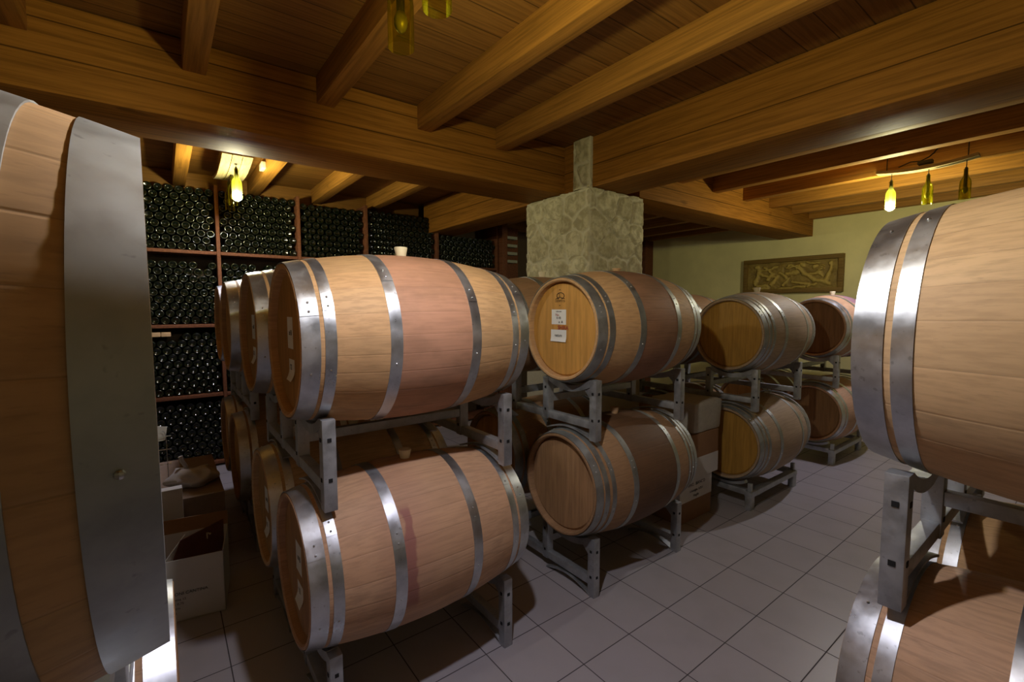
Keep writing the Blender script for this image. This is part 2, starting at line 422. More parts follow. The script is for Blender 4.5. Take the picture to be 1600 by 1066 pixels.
# ------------------------------------------------------------------ barrels
RH, RB, BL = .905 * S, 1.08 * S, 3.0 * S
HOOPS = [(.002, .062), (.076, .114), (.30, .346), (.654, .70), (.886, .924), (.938, .998)]
HOOPS8 = [(.004, .050), (.062, .092), (.112, .140), (.27, .31), (.69, .73), (.86, .888), (.908, .938), (.95, .996)]
def rad(t): return RH + (RB - RH) * (1 - (2 * t - 1) ** 2)
def barrel(label, x, y, z, rz=0., wood='tan', seed=1., hoops=HOOPS, hm='steel_hoop', bung='bung', bung_roll=0., marks=None, group='wine barrels', head=(.50, .27, .08), roll=0., wm=None, strap=None, bh=1., size=1.):
    """x,y,z: centre of the barrel in tiles"""
    root = empty('wine_barrel', (x * S, y * S, z * S - RB * size), rz); root.scale = (size,) * 3
    tag(root, label, 'barrel', group)
    C_ = (0, 0, RB)
    body = MB(); n = 78
    prof = [(-BL / 2 + BL * i / 28, rad(i / 28)) for i in range(29)]
    end = BL / 2
    inner = [(end, RH - .014), (end - .006, RH - .021), (end - .040, RH - .023)]
    prof = [(-a, b) for a, b in inner[::-1]] + [(-end, RH - .004)] + prof[1:-1] + [(end, RH - .004)] + inner
    body.lathe(prof, n, 'X')
    o = body.build('staves', wm, root, loc=C_, ang=30); o.rotation_euler = (roll, 0, 0)
    hmat = headwood('head_wood', head, seed)
    for s_ in (-1, 1):
        h = MB(); hx = s_ * (end - .030)
        h.lathe([(hx, 0.0008), (hx, RH - .10), (hx, RH - .034), (hx - s_ * .010, RH - .0215), (hx - s_ * .02, RH - .0215)], 48, 'X')
        h.build('barrel_head', hmat, root, loc=C_, ang=25)
    for i, (a, b) in enumerate(hoops):
        hp = MB(); th = .0022; ts = [a + (b - a) * q / 3 for q in range(4)]
        pr = [(BL * (t - .5), rad(t) + th) for t in ts] + [(BL * (t - .5), rad(t) + .0002) for t in ts[::-1]]
        hp.lathe(pr, n, 'X', close=True)
        # overlapping end of the strap and its two rivets
        a0 = math.radians(-62 + 13 * math.sin(seed * 3 + i * 1.9))  if strap is None else strap
        pr2 = [(BL * (t - .5), rad(t) + th * 1.9) for t in ts] + [(BL * (t - .5), rad(t) + th * .9) for t in ts[::-1]]
        hp.lathe(pr2, 5, 'X', a0=a0, a1=a0 + .22, close=True)
        hp.mi = 1
        for da in (.05, .16):
            tm = (a + b) / 2 ; ra = rad(tm) + th * 1.9
            for dt in (0,):
                hp.sphere((BL * (tm + dt - .5), (rad(tm + dt) + th * 1.9) * math.sin(a0 + da), (rad(tm + dt) + th * 1.9) * math.cos(a0 + da)), .0042, 8, 5)
        for aa in (0.35, -1.9):
            hp.sphere((BL * ((a + b) / 2 - .5), (rad((a + b) / 2) + th) * math.sin(aa + i * .05), (rad((a + b) / 2) + th) * math.cos(aa + i * .05)), .004, 8, 5)
        hp.build('hoop', [M_[hm], M_['rivet']], root, loc=C_, ang=35)
    if bung:
        g = MB(); g.lathe([(RB - .006, .0005), (RB - .006, .020), (RB + .004, .022), (RB + .034 * bh, .028), (RB + .038 * bh, .027), (RB + .038 * bh, .0005)], 20, 'Z', c=(0, 0, 0))
        g.build('bung', M_[bung], root, loc=C_).rotation_euler = (bung_roll, 0, 0)
    return root
BASEW = {'tan': (.56, .345, .165), 'pink': (.55, .34, .20), 'pale': (.62, .42, .23), 'brown': (.36, .215, .11), 'grey': (.42, .31, .20)}
def wm(nm, seed, **k): return oak('staves_' + nm, BASEW[nm], seed, **k)
ZL, ZU = 1.903, 4.68
ZL3, ZU3 = 1.603, 4.38
def head_labels(root, kind, side=-1):
    """paper labels and burnt mark on the near head (object -X end)"""
    hx = side * (BL / 2 - .030) - .0006
    cz = RB
    rot = (PI / 2, 0, -PI / 2)
    def paper(y0, y1, z0, z1, curl=0., name='paper_label'):
        b = MB(); nn = 6; A = []; 
        for j in range(nn + 1):
            t = j / nn; zz = z1 + (z0 - z1) * t
            off = -curl * .16 * max(0, t - .55) ** 1.5
            A.append(((hx - .0003 + off, y0, cz + zz), (hx - .0003 + off * 1.3, y1, cz + zz)))
        for (a, b_), (c, d) in zip(A, A[1:]): b.poly([a, b_, d, c])
        o = b.build(name, M_['paper'], root); return o
    if kind == 'shiraz':
        # burnt cooper's mark: a loop crossed by a stroke, name below
        b = MB()
        pts = [(hx, .022 + .026 * math.sin(a) * 1.15, cz + .188 + .018 * math.cos(a)) for a in [2.6 - 5.4 * i / 24 for i in range(25)]]
        b.tube(pts, .0022, 6); b.tube([(hx, .062, cz + .170), (hx, .03, cz + .181), (hx, -.012, cz + .172)], .002, 6); b.tube([(hx, .034, cz + .206), (hx, .026, cz + .184), (hx, .044, cz + .168)], .002, 6)
        b.build('burnt_mark', M_['brand'], root)
        text_mesh('DEMPTOS', .0185, 'burnt_lettering', M_['brand'], root, (hx, .025, cz + .158), rot)
        text_mesh('FR', .012, 'burnt_lettering', M_['brand'], root, (hx, .028, cz + .222), rot)
        text_mesh('M', .012, 'burnt_lettering', M_['brand'], root, (hx, .028, cz + .133), rot)
        paper(.095, -.025, .026, .111)
        text_mesh('cabernet', .013, 'label_print', M_['ink'], root, (hx - .001, .035, cz + .100), rot)
        text_mesh('No.', .022, 'label_print', M_['inkred'], root, (hx - .001, .045, cz + .080), rot)
        text_mesh('8-48', .020, 'label_print', M_['ink'], root, (hx - .001, .035, cz + .063), rot)
        text_mesh('x  A', .020, 'label_print', M_['ink'], root, (hx - .001, .018, cz + .040), rot, bold=.0006)
        text_mesh('SHIRA', .032, 'red_lettering', M_['inkred'], root, (hx - .0022, -.002, cz + .008), rot, bold=.0008)
        paper(.10, -.028, -.072, -.004, .10)
        text_mesh('natum', .024, 'label_print', M_['ink'], root, (hx - .003, .036, cz - .036), rot)
    else:
        paper(.05, -.04, -.03, .09); paper(.04, -.05, -.15, -.07, .25)
        text_mesh('xi B', .03, 'label_print', M_['ink'], root, (hx - .001, 0, cz + .03), rot)
        text_mesh('12', .03, 'label_print', M_['ink'], root, (hx - .003, 0, cz - .10), rot)

WINE = (.40, .20, .15)
XC1, XC2, XC3, XC4 = -4.44 + 1.5, -.02 + 1.5, 5.72 + 1.5, 11.12 + 1.5
b = barrel('big barrel on the upper rack left of the stone pillar, wine-reddened band round its middle', XC1, .6, ZU, seed=1.3, wm=wm('tan', 1.3, band=(.47, .235, .15), bandw=.148), head=(.42, .22, .06)); head_labels(b, 'x')
b = barrel('pale barrel on the lower left rack with a purple wine drip down its side', XC1, .6, ZL, seed=2.1, bung='bung', wm=wm('pink', 2.1, drip=(-.125, .026, -.16, .25, (.22, .05, .07))), head=(.40, .21, .07)); head_labels(b, 'x')
b = barrel('barrel on the upper rack just behind the wine-reddened one, greenish hoops', XC1 - .08, 2.79, ZU, seed=3.7, wm=wm('tan', 3.7), head=(.42, .22, .06)); head_labels(b, 'x')
b = barrel('barrel on the lower rack just behind the one with the purple drip', XC1, 2.79, ZL, seed=4.4, bung='bung', wm=wm('pale', 4.4), head=(.42, .24, .09)); head_labels(b, 'x')
barrel('third upper barrel back in the left row, white-lit hoop', XC1 - .08, 5.88, ZU, seed=5.2, wm=wm('tan', 5.2), group=None)
barrel('third lower barrel back in the left row, wooden bung on top', XC1 - .03, 5.88, ZL, seed=5.9, bung='bung_wood', wm=wm('brown', 5.9))
barrel('farthest upper barrel of the left row, almost hidden', XC1 - .03, 8.07, ZU, seed=6.2, wm=wm('tan', 6.2))
barrel('farthest lower barrel of the left row against the dark bottles', XC1, 8.07, ZL, seed=6.9, wm=wm('brown', 6.9))
b = barrel('upper barrel before the stone pillar with white paper labels on its golden head', XC2, .6, ZU, seed=7.7, bh=.45, bung='bung_wood', hm='steel_dull', wm=wm('tan', 7.7, band=(.25, .115, .07), bandw=.15), head=(.58, .30, .07)); head_labels(b, 'shiraz')
barrel('lower barrel below the one with white labels, eight hoops and a dark brown middle', XC2, .6, ZL, seed=8.3, hoops=HOOPS8, hm='steel_dull', bung='bung_wood', wm=wm('brown', 8.3, band=(.10, .045, .02), bandw=.18), head=(.40, .23, .11))
barrel('dark barrel behind the white-labelled one, its top showing left of the pillar', XC2, 2.79, ZU, seed=9.1, hm='steel_dull', wm=wm('brown', 9.1))
barrel('dark barrel on the lower rack in shadow behind the eight-hooped one', XC2, 2.79, ZL, seed=9.9, hm='steel_dull', bung=None, wm=wm('brown', 9.9))
barrel('third upper barrel along the aisle with a plain golden head, below the carved relief', XC3, .6, ZU3, seed=10.5, hm='steel_dull', hoops=HOOPS8, wm=wm('grey', 10.5), head=(.40, .215, .04))
barrel('third lower barrel along the aisle beside the stack of cartons', XC3, .6, ZL3, seed=11.1, hm='steel_dull', hoops=HOOPS8, bung=None, wm=wm('grey', 11.1), head=(.40, .215, .04))
barrel('upper barrel behind the plain golden-headed one, a sliver beside the cream wall', XC3, 2.79, ZU3, seed=11.7, hm='steel_dull', wm=wm('brown', 11.7))
barrel('lower barrel in shadow behind the cartons and the third stack', XC3, 2.79, ZL3, seed=12.3, hm='steel_hoop', bung=None, wm=wm('brown', 12.3))
barrel('farthest upper barrel of the aisle with purple light painted into its staves and white bung', XC4, .6, ZU3, seed=12.9, wm=wm('pink', 12.9, drip=(.05, .2, -.5, .5, (.30, .16, .30))), head=(.24, .12, .05))  # broad purple tint puts the bluish-purple lamp light into the stave colour
barrel('farthest lower barrel of the aisle on a low steel pallet', XC4, .6, ZL3, seed=13.5, bung=None, wm=wm('pink', 13.5), head=(.28, .15, .06))
barrel('upper barrel behind the purple-tinted one, dark rim against the relief', XC4, 2.79, ZU3, seed=14.1, wm=wm('brown', 14.1))
barrel('lower barrel behind the farthest one of the aisle, in deep shadow', XC4, 2.79, ZL3, seed=14.9, bung=None, wm=wm('brown', 14.9))
# right-hand stack: axes turned a quarter
YR = -4.06 - 1.5
barrel('huge bright upper barrel at the right edge of the photo with blank tan staves', -.58, YR - .20, 4.80, PI / 2, seed=15.3, size=1.08, wm=wm('pale', 15.3), bung='bung')
barrel('pinkish lower barrel in the bottom right corner with bright hoops', -.56, YR - .06, ZL, PI / 2, seed=16.1, bung=None, wm=wm('pink', 16.1))
barrel('second upper barrel of the right-hand stack, hidden behind the huge one', 1.68, YR, ZU + .02, PI / 2, seed=16.7, wm=wm('tan', 16.7))
barrel('second lower barrel of the right-hand stack, seen through the steel rack', 1.63, YR - .06, ZL, PI / 2, seed=17.3, bung=None, wm=wm('tan', 17.3))
# left-hand stack beside the camera
XL = -5.575 - 1.5
barrel('nearest barrel filling the left edge of the photo with a wide grey end hoop', XL - .006, -3.05, ZU + .09, seed=18.1, hm='steel_dull', strap=2.6, rz=math.radians(.9), hoops=[(.0015, .048), (.078, .13), (.30, .346), (.654, .70), (.862, .917), (.952, 1.0005)], wm=wm('tan', 18.1))
barrel('lower barrel at the bottom left corner with a bright bluish hoop', XL + .012, -3.07, ZL, rz=math.radians(.6), seed=18.7, bung=None, wm=wm('pink', 18.7))
barrel('upper barrel hidden just beyond the nearest one at the left edge', XL - .12, -.86, ZU + .02, seed=19.3, wm=wm('tan', 19.3))
barrel('lower barrel in the dark beyond the nearest one at the left edge', XL, -.87, ZL, seed=19.9, bung=None, wm=wm('brown', 19.9))

# ------------------------------------------------------------------ steel racks
FX = 1.24                      # half distance of the two end frames
TW = .15                       # tube width
def arc_pts(yc, half, r, x, zc, n=14):
    return [(x * S, (yc + half * (2 * i / n - 1)) * S, (zc - math.sqrt(r * r - (half * (2 * i / n - 1)) ** 2)) * S) for i in range(n + 1)]
def tall_rack(label, x, y0, z0, rz=0., swap=False):
    """x: centre along the barrel axis, y0: outer face of the near posts; origin on the rack's base"""
    root = empty('barrel_rack', ((x) * S, y0 * S, z0 * S) if not swap else (x * S, y0 * S, z0 * S), rz)
    tag(root, label, 'rack', 'galvanised two-barrel racks')
    st_ = M_['steel_rack']; posts = [.075, 1.28, 2.27, 3.475]
    for sx in (-FX, FX):
        for i, py in enumerate(posts):
            outer = i in (0, 3)
            m = MB(); top = 1.05 if outer else .98
            m.box((sx - TW / 2) * S, (sx + TW / 2) * S, (py - TW / 2) * S, (py + TW / 2) * S, (0 if outer else .19) * S, top * S, bev=.004)
            if outer:
                sgn = 1 if i == 0 else -1; yi = py + sgn * TW / 2
                m.prism([((sx + TW * .3) * S, yi * S, 1.03 * S), ((sx + TW * .3) * S, (yi + sgn * .22) * S, .92 * S), ((sx + TW * .3) * S, yi * S, .72 * S)], (-TW * .6 * S, 0, 0))
                m.mi = 1; yo = py - sgn * (TW / 2 + .003)
                for hz in (.36, .82):
                    m.box((sx - .022) * S, (sx + .022) * S, (yo - .004) * S, (yo + .004) * S, (hz - .022) * S, (hz + .022) * S)
                    m.box((sx - TW / 2 - .006) * S, (sx + TW / 2 + .006) * S, (py - .022) * S, (py + .022) * S, (hz - .022) * S, (hz + .022) * S)
            else:
                m.mi = 1
                for hz in (.36, .78):
                    m.box((sx - TW / 2 - .006) * S, (sx + TW / 2 + .006) * S, (py - .022) * S, (py + .022) * S, (hz - .022) * S, (hz + .022) * S)
            m.build('post', [st_, M_['hole']], root)
        m = MB(); m.box((sx - TW * .42) * S, (sx + TW * .42) * S, .15 * S, 3.40 * S, .20 * S, .34 * S, bev=.004); m.build('bottom_rail', st_, root)
        for yc in (.68, 2.87):
            m = MB(); m.tube(arc_pts(yc, .545, 1.055, sx, 1.90), 0, sec=(.11 * S, TW * .92 * S), up=(1, 0, 0))
            m.build('cradle', st_, root)
            # flat strap arched over the barrel below (or lying free over the floor)
            m = MB(); n = 16; P = []
            for i in range(n + 1):
                q = 2 * i / n - 1; P.append((sx * S, (yc + .57 * q) * S, (.02 + .12 * math.cos(q * PI / 2)) * S))
            m.tube(P, 0, sec=(.022 * S, TW * .9 * S), up=(1, 0, 0)); m.build('strap', st_, root)
    for py in (posts[1], posts[2]):
        m = MB(); m.box((-FX + TW / 2) * S, (FX - TW / 2) * S, (py - .06) * S, (py + .06) * S, .50 * S, .63 * S, bev=.003); m.build('tie_bar', st_, root)
    return root
def low_pallet(label, x, y0):
    root = empty('barrel_rack', (x * S, y0 * S, 0)); tag(root, label, 'rack', 'low steel barrel pallets')
    st_ = M_['steel_rack']
    for sx in (-FX, FX):
        for py in (.075, 3.475):
            m = MB(); m.box((sx - .11) * S, (sx + .11) * S, (py - .07) * S, (py + .07) * S, 0, .36 * S, bev=.003)
            m.box((sx - .045) * S, (sx + .045) * S, (py - .045) * S, (py + .045) * S, .36 * S, .67 * S, bev=.003); m.build('leg', st_, root)
        m = MB(); m.box((sx - .07) * S, (sx + .07) * S, .15 * S, 3.40 * S, .36 * S, .50 * S, bev=.003); m.build('cross_rail', st_, root)
        for yc in (.68, 2.87):
            m = MB(); m.tube(arc_pts(yc, .5, 1.04, sx, 1.60), 0, sec=(.07 * S, .13 * S), up=(1, 0, 0)); m.build('cradle', st_, root)
    for py in (.075, 3.475):
        m = MB(); m.box((-FX - .1) * S, (FX + .1) * S, (py - .09) * S, (py + .09) * S, .34 * S, .47 * S, bev=.003); m.build('side_rail', st_, root)
    return root
ZR, ZR3 = 2.776, 2.476
FR = (-4.08 - 1.6) / 2 - .05
tall_rack('steel rack on the floor under the barrel with the purple drip', FR, -.08, 0)
tall_rack('steel rack carrying the wine-reddened barrel, sharp lit post at its near corner', FR, -.08, ZR)
tall_rack('steel rack on the floor farther back in the left row', FR, 5.2, 0)
tall_rack('upper steel rack farther back in the left row', FR, 5.2, ZR)
tall_rack('steel rack on the floor under the eight-hooped barrel', 1.51, -.08, 0)
tall_rack('steel rack carrying the barrel with white paper labels', 1.51, -.08, ZR)
low_pallet('low steel pallet under the third lower barrel beside the cartons', 7.18, -.08)
tall_rack('steel rack carrying the plain golden-headed barrel', 7.27, -.08, ZR3)
low_pallet('low steel pallet under the farthest lower barrel of the aisle', 12.64, -.08)
tall_rack('steel rack carrying the far barrel tinted with purple light', 12.67, -.08, ZR3)
# right-hand racks: local X -> world -Y? (rotate by 90 degrees: local +Y -> world -X), so turn by -90
def right_rack(label, z0): return tall_rack(label, -1.24, YR - .06, z0, -PI / 2, True)
right_rack('steel rack under the huge right-edge barrel with a broad lit post', ZR)
right_rack('steel rack on the floor under the pinkish corner barrel', 0)
tall_rack('steel rack on the floor of the left-edge stack', XL, -3.75, 0)
tall_rack('upper steel rack of the left-edge stack', XL, -3.75, ZR)

# ------------------------------------------------------------------ bottle lamps hung from barrel staves
BULB_R = .032
def hanging_bottle(root, x, y, ztop, zstave, lit):
    h = .245; zb = ztop - h
    hb = empty('bottle_shade', (x, y, zb)); hb.parent = root
    m = MB()
    pr = [(0, .0375), (.03, .0378), (.12, .0378), (.145, .036), (.165, .027), (.18, .0185), (.20, .0150), (.232, .0140), (.234, .0155), (.245, .0155)]
    m.lathe(pr, 28, 'Z'); o = m.build('bottle', M_['lampglass'], hb); 
    m = MB(); m.lathe([(.055, .0005), (.055, .012), (.17, .012), (.19, .0115), (.245, .0115), (.258, .008), (.262, .0005)], 16, 'Z'); m.build('socket', M_['socket'], hb)
    m = MB(); m.tube([(0, 0, .258), (.002, 0, .258 + (zstave - ztop) * .5), (0, 0, .25 + zstave - ztop)], .003, 6); m.build('cord', M_['cord'], hb)
    m = MB()
    if lit: m.lathe([(.022 - .040 * math.cos(a), max(.0004, BULB_R * math.sin(a))) for a in [PI * i / 10 for i in range(11)]], 16, 'Z')
    else: m.lathe([(.075 - .032 * math.cos(a), max(.0004, .02 * math.sin(a))) for a in [PI * i / 8 for i in range(9)]], 12, 'Z')
    if lit:
        m.build('bulb', M_['bulb'], hb)
    else: m.build('bulb', M_['bulb_off'], hb)
M_['bulb_off'] = plain('unlit_bulb', (.10, .09, .05), .35, var=.05)
def fixture(label, x, y0, y1, zst, spots, lit, ztop, flat=False, sag=.08):
    """a stave (or three) along Y carrying three bottle lamps, all in tiles"""
    root = empty('bottle_pendant_lamp', (x * S, (y0 + y1) / 2 * S, zst * S)); tag(root, label, 'lamp', 'bottle lamps hung from barrel staves')
    L = (y1 - y0) / 2 * S
    rows = (-.23, 0, .23) if flat else (0,)
    for rx in rows:
        wdt = .215 if flat else .30
        P = []
        for i in range(17):
            q = 2 * i / 16 - 1; P.append((rx * S, L * q, -sag * S * (1 - q * q)))
        m = MB(); m.tube(P, 0, sec=(.026, wdt * S), up=(1, 0, 0)); m.build('stave', M_['stave_pale'], root)
    for q in ((-.8, .8)):
        m = MB(); zt = 9.37 * S - zst * S; m.tube([(0, L * q, -.01), (0, L * q, zt)], .004, 6); m.build('hanger', M_['cord'], root)
    if not flat:
        m = MB(); m.tube([(.0, L * .55, .02), (.01, L * .3, .05), (-.01, L * .1, .035), (0, -.02, .06), (.01, -L * .15, .09), (0, -L * .3, .16)], .005, 6); m.box(-.03, .03, -.05, .05, .005, .035, bev=.004); m.build('wiring', M_['cord'], root)
    for i, yy in enumerate(spots):
        q = (yy - (y0 + y1) / 2) * S / L
        hanging_bottle(root, 0, (yy - (y0 + y1) / 2) * S, (ztop - zst) * S, -sag * S * (1 - q * q), i == lit)
    return root
fixture('stave pendant with three bottle shades above the right-edge barrel, left one lit', 11.2, -2.95, -.85, 8.92, (-1.18, -1.98, -2.72), 0, 8.62, sag=.10)
fixture('curved stave lamp over the left row of barrels, glaring bulb before the bottle wall', -3.85, 8.3, 11.1, 8.92, (8.75, 9.6, 10.4), 0, 8.66, flat=True, sag=.17)
fixture('bottle pendant at the top edge of the photo, two unlit green shades in view', -3.69, -2.95, -.75, 8.85, (-2.52, -1.89, -1.2), 0, 8.20, sag=.08)

m = MB(); m.box(-.035, 0, -.065, .065, -.03, .03, bev=.006); tag(m.build('junction_box', plain('white_plastic', (.78, .76, .66), .5, var=.03), loc=T(-3.061, 9.45, 9.02)), 'white plastic junction box on the joist side beside the glaring lamp', 'junction box')

# ------------------------------------------------------------------ cartons
CARD = plain('brown_card', (.30, .16, .075), .85, var=.1, scale=12); WHITEC = plain('white_card', (.62, .60, .57), .8, var=.05, scale=8)
TAPE = plain('parcel_tape', (.62, .62, .60), .25, var=.05)
def carton(label, x0, x1, y0, y1, z0, z1, mat, rz=0., band=None, text=None, group=None, tape=False, name='cardboard_box'):
    cx, cy = (x0 + x1) / 2, (y0 + y1) / 2
    root = empty(name, T(cx, cy, z0), rz); tag(root, label, 'box', group)
    hx, hy, h = (x1 - x0) / 2 * S, (y1 - y0) / 2 * S, (z1 - z0) * S
    m = MB(); m.box(-hx, hx, -hy, hy, 0, h, bev=.005); m.build('carton', mat, root)
    if band:
        a, b_, bm_ = band; m = MB(); m.box(-hx - .001, hx + .001, -hy - .001, hy + .001, a * h + .002, b_ * h - .002); m.build('printed_band', bm_, root)
    if tape:
        m = MB(); m.box(hx * .55 - .03, hx * .55 + .03, -hy - .0022, -hy + .002, h * .35, h * .95); m.box(hx * .2, hx * .9, -hy - .0026, -hy + .002, h * .70, h * .78); m.build('tape', TAPE, root)
    if text:
        for i, (tx, sz, zz) in enumerate(text):
            text_mesh(tx, sz, 'printing', M_['ink'], root, (0, -hy - .0022, zz * h), (PI / 2, 0, 0))
    return root
carton('bottom carton of the stack between the barrels, brown below and white printed above', 3.75, 5.1, .55, 1.75, 0, 1.02, CARD, band=(.48, 1., WHITEC), text=[('VINO  BIANCO', .035, .85), ('6 bottiglie  0,75 l', .026, .70), ('fragile', .03, .58)], group='cartons stacked in front of the pillar')
carton('middle carton of the stack, white taped lower half under brown', 3.85, 5.28, .5, 1.8, 1.02, 2.08, CARD, band=(0, .47, WHITEC), tape=False, group='cartons stacked in front of the pillar')
def wrapped(label, x0, x1, y0, y1, z0, z1):
    root = empty('wrapped_parcel', T((x0 + x1) / 2, (y0 + y1) / 2, z0)); tag(root, label, 'parcel')
    hx, hy, h = (x1 - x0) / 2 * S, (y1 - y0) / 2 * S, (z1 - z0) * S
    m = MB(); m.box(-hx, hx, -hy, hy, 0, h, bev=.03)
    bmesh.ops.subdivide_edges(m.bm, edges=m.bm.edges, cuts=3, use_grid_fill=True)
    for v in m.bm.verts:
        nz = noise.noise(v.co * 14); v.co += Vector((noise.noise(v.co * 9), noise.noise(v.co * 9 + Vector((5, 5, 5))), nz * .8)) * .008
        v.co.z = max(v.co.z, 0.0)
    m.build('wrapping', plain('pale_wrapping', (.46, .43, .36), .7, var=.15), root)
wrapped('pale wrapped parcel topping the carton stack beside the third barrel stack', 4.2, 5.4, .5, 1.75, 2.08, 2.82)

# open white carton by the left row
def open_carton():
    root = empty('open_carton', T(-5.55, 4.15, 0), math.radians(-9)); tag(root, 'open white carton on the floor between the left-edge barrel and the left row', 'box')
    hx, hy, h, t = .72 * S, .55 * S, 1.03 * S, .004
    inn = plain('card_inside', (.13, .045, .028), .9)
    m = MB()
    m.box(-hx, hx, -hy, -hy + t, 0, h); m.box(-hx, hx, hy - t, hy, 0, h); m.box(-hx, -hx + t, -hy, hy, 0, h); m.box(hx - t, hx, -hy, hy, 0, h); m.box(-hx, hx, -hy, hy, 0, t)
    m.build('carton', WHITEC, root, smooth=False)
    m = MB(); m.prism([(-hx, hy, h), (hx, hy, h), (hx, hy + .03, h + .07), (-hx, hy + .03, h + .07)], (0, .004, 0)); m.build('flap', CARD, root, smooth=False)
    m = MB(); m.prism([(hx * -.05, -hy * .7, h * .75), (hx * .95, hy * .2, h * .75), (hx * .95, hy * .4, h + .075), (hx * .15, -hy * .4, h + .055)], (-.004, .004, 0)); m.build('inner_board', inn, root, smooth=False)
    m = MB(); m.prism([(-hx * .3, -hy * .9, h * .8), (hx * .10, -hy * .3, h * .8), (hx * .22, -hy * .2, h + .07)], (-.003, .003, 0)); m.build('torn_flap', WHITEC, root, smooth=False)
    m = MB(); m.box(-hx + .006, hx - .006, -hy + .006, hy - .006, h * .55, h * .57)
    m.build('divider', inn, root, smooth=False)
    for tx, sz, zz, xx in (('ITALIA SPEDIZIONI CANTINA', .022, .45, 0), ('Via della Cantina 12', .017, .36, -.02), ('bottiglie 6 x 0,75', .017, .29, -.02), ('fragile  -  vetro', .017, .22, -.03), ('tel. 0432', .015, .14, -.02)):
        text_mesh(tx, sz, 'printing', M_['ink'], root, (hx * .05 + xx, -hy - .0015, zz * h), (PI / 2, 0, 0))
    for q in range(3):
        m = MB(); m.tube([(hx * (.2 + .2 * q), 0, h * .6), (hx * (.22 + .2 * q), .01, h + .02 + .01 * q), (hx * (.3 + .2 * q), .0, h + .03)], .006, 6); m.build('packing_strip', plain('packing_%d' % q, (.5, .42, .3), .8), root)
open_carton()
carton('large plain brown box with a plastic bag on top, before the bottle wall', -6.5, -4.72, 5.3, 8.2, 0, 1.42, plain('dull_card', (.27, .19, .13), .9, var=.12), rz=0)
carton('tall white carton half hidden by the left-edge barrel', -6.5, -5.40, 5.06, 5.27, 0, 1.72, WHITEC)
def bag():
    m = MB(); vs = m.sphere((0, 0, .055), .1, 28, 16, (1.5, 1.1, .62))
    for v in vs:
        v.co += Vector((noise.noise(v.co * 16), noise.noise(v.co * 16 + Vector((7, 0, 0))), noise.noise(v.co * 13 + Vector((0, 7, 0))))) * .028
        v.co.z = max(v.co.z, .001)
    m.tube([(-.03, 0, .09), (-.035, .0, .13), (-.055, .01, .17), (-.06, .01, .20)], .013, 8)
    tag(m.build('plastic_bag', plain('white_polythene', (.52, .49, .47), .45, var=.06), loc=T(-5.20, 6.05, 1.425)), 'crumpled white plastic bag on the large brown box', 'bag')
bag()
m = MB()
for dx in (0, .05): m.tube([(dx, 0, 0), (dx, 0, .30), (dx - .008, 0, .34), (dx - .02, 0, .35)], .0025, 6)
for zz in (.12, .22, .31): m.tube([(-.06, 0, zz), (.075, 0, zz)], .0022, 6)
tag(m.build('wire_stand', M_['rivet'], loc=T(-5.76, 6.6, 1.42)), 'thin chrome wire stand beside the plastic bag at the barrel edge', 'stand')
m = MB(); m.prism([(-.05, 0, 0), (.05, .0, .01), (.065, .0, .10), (.0, 0, .115), (-.05, 0, .10)], (0, .006, 0))
tag(m.build('paper_sheet', M_['paper'], loc=T(-5.78, 6.75, 2.24)), 'small torn paper held on the wire stand', 'paper')

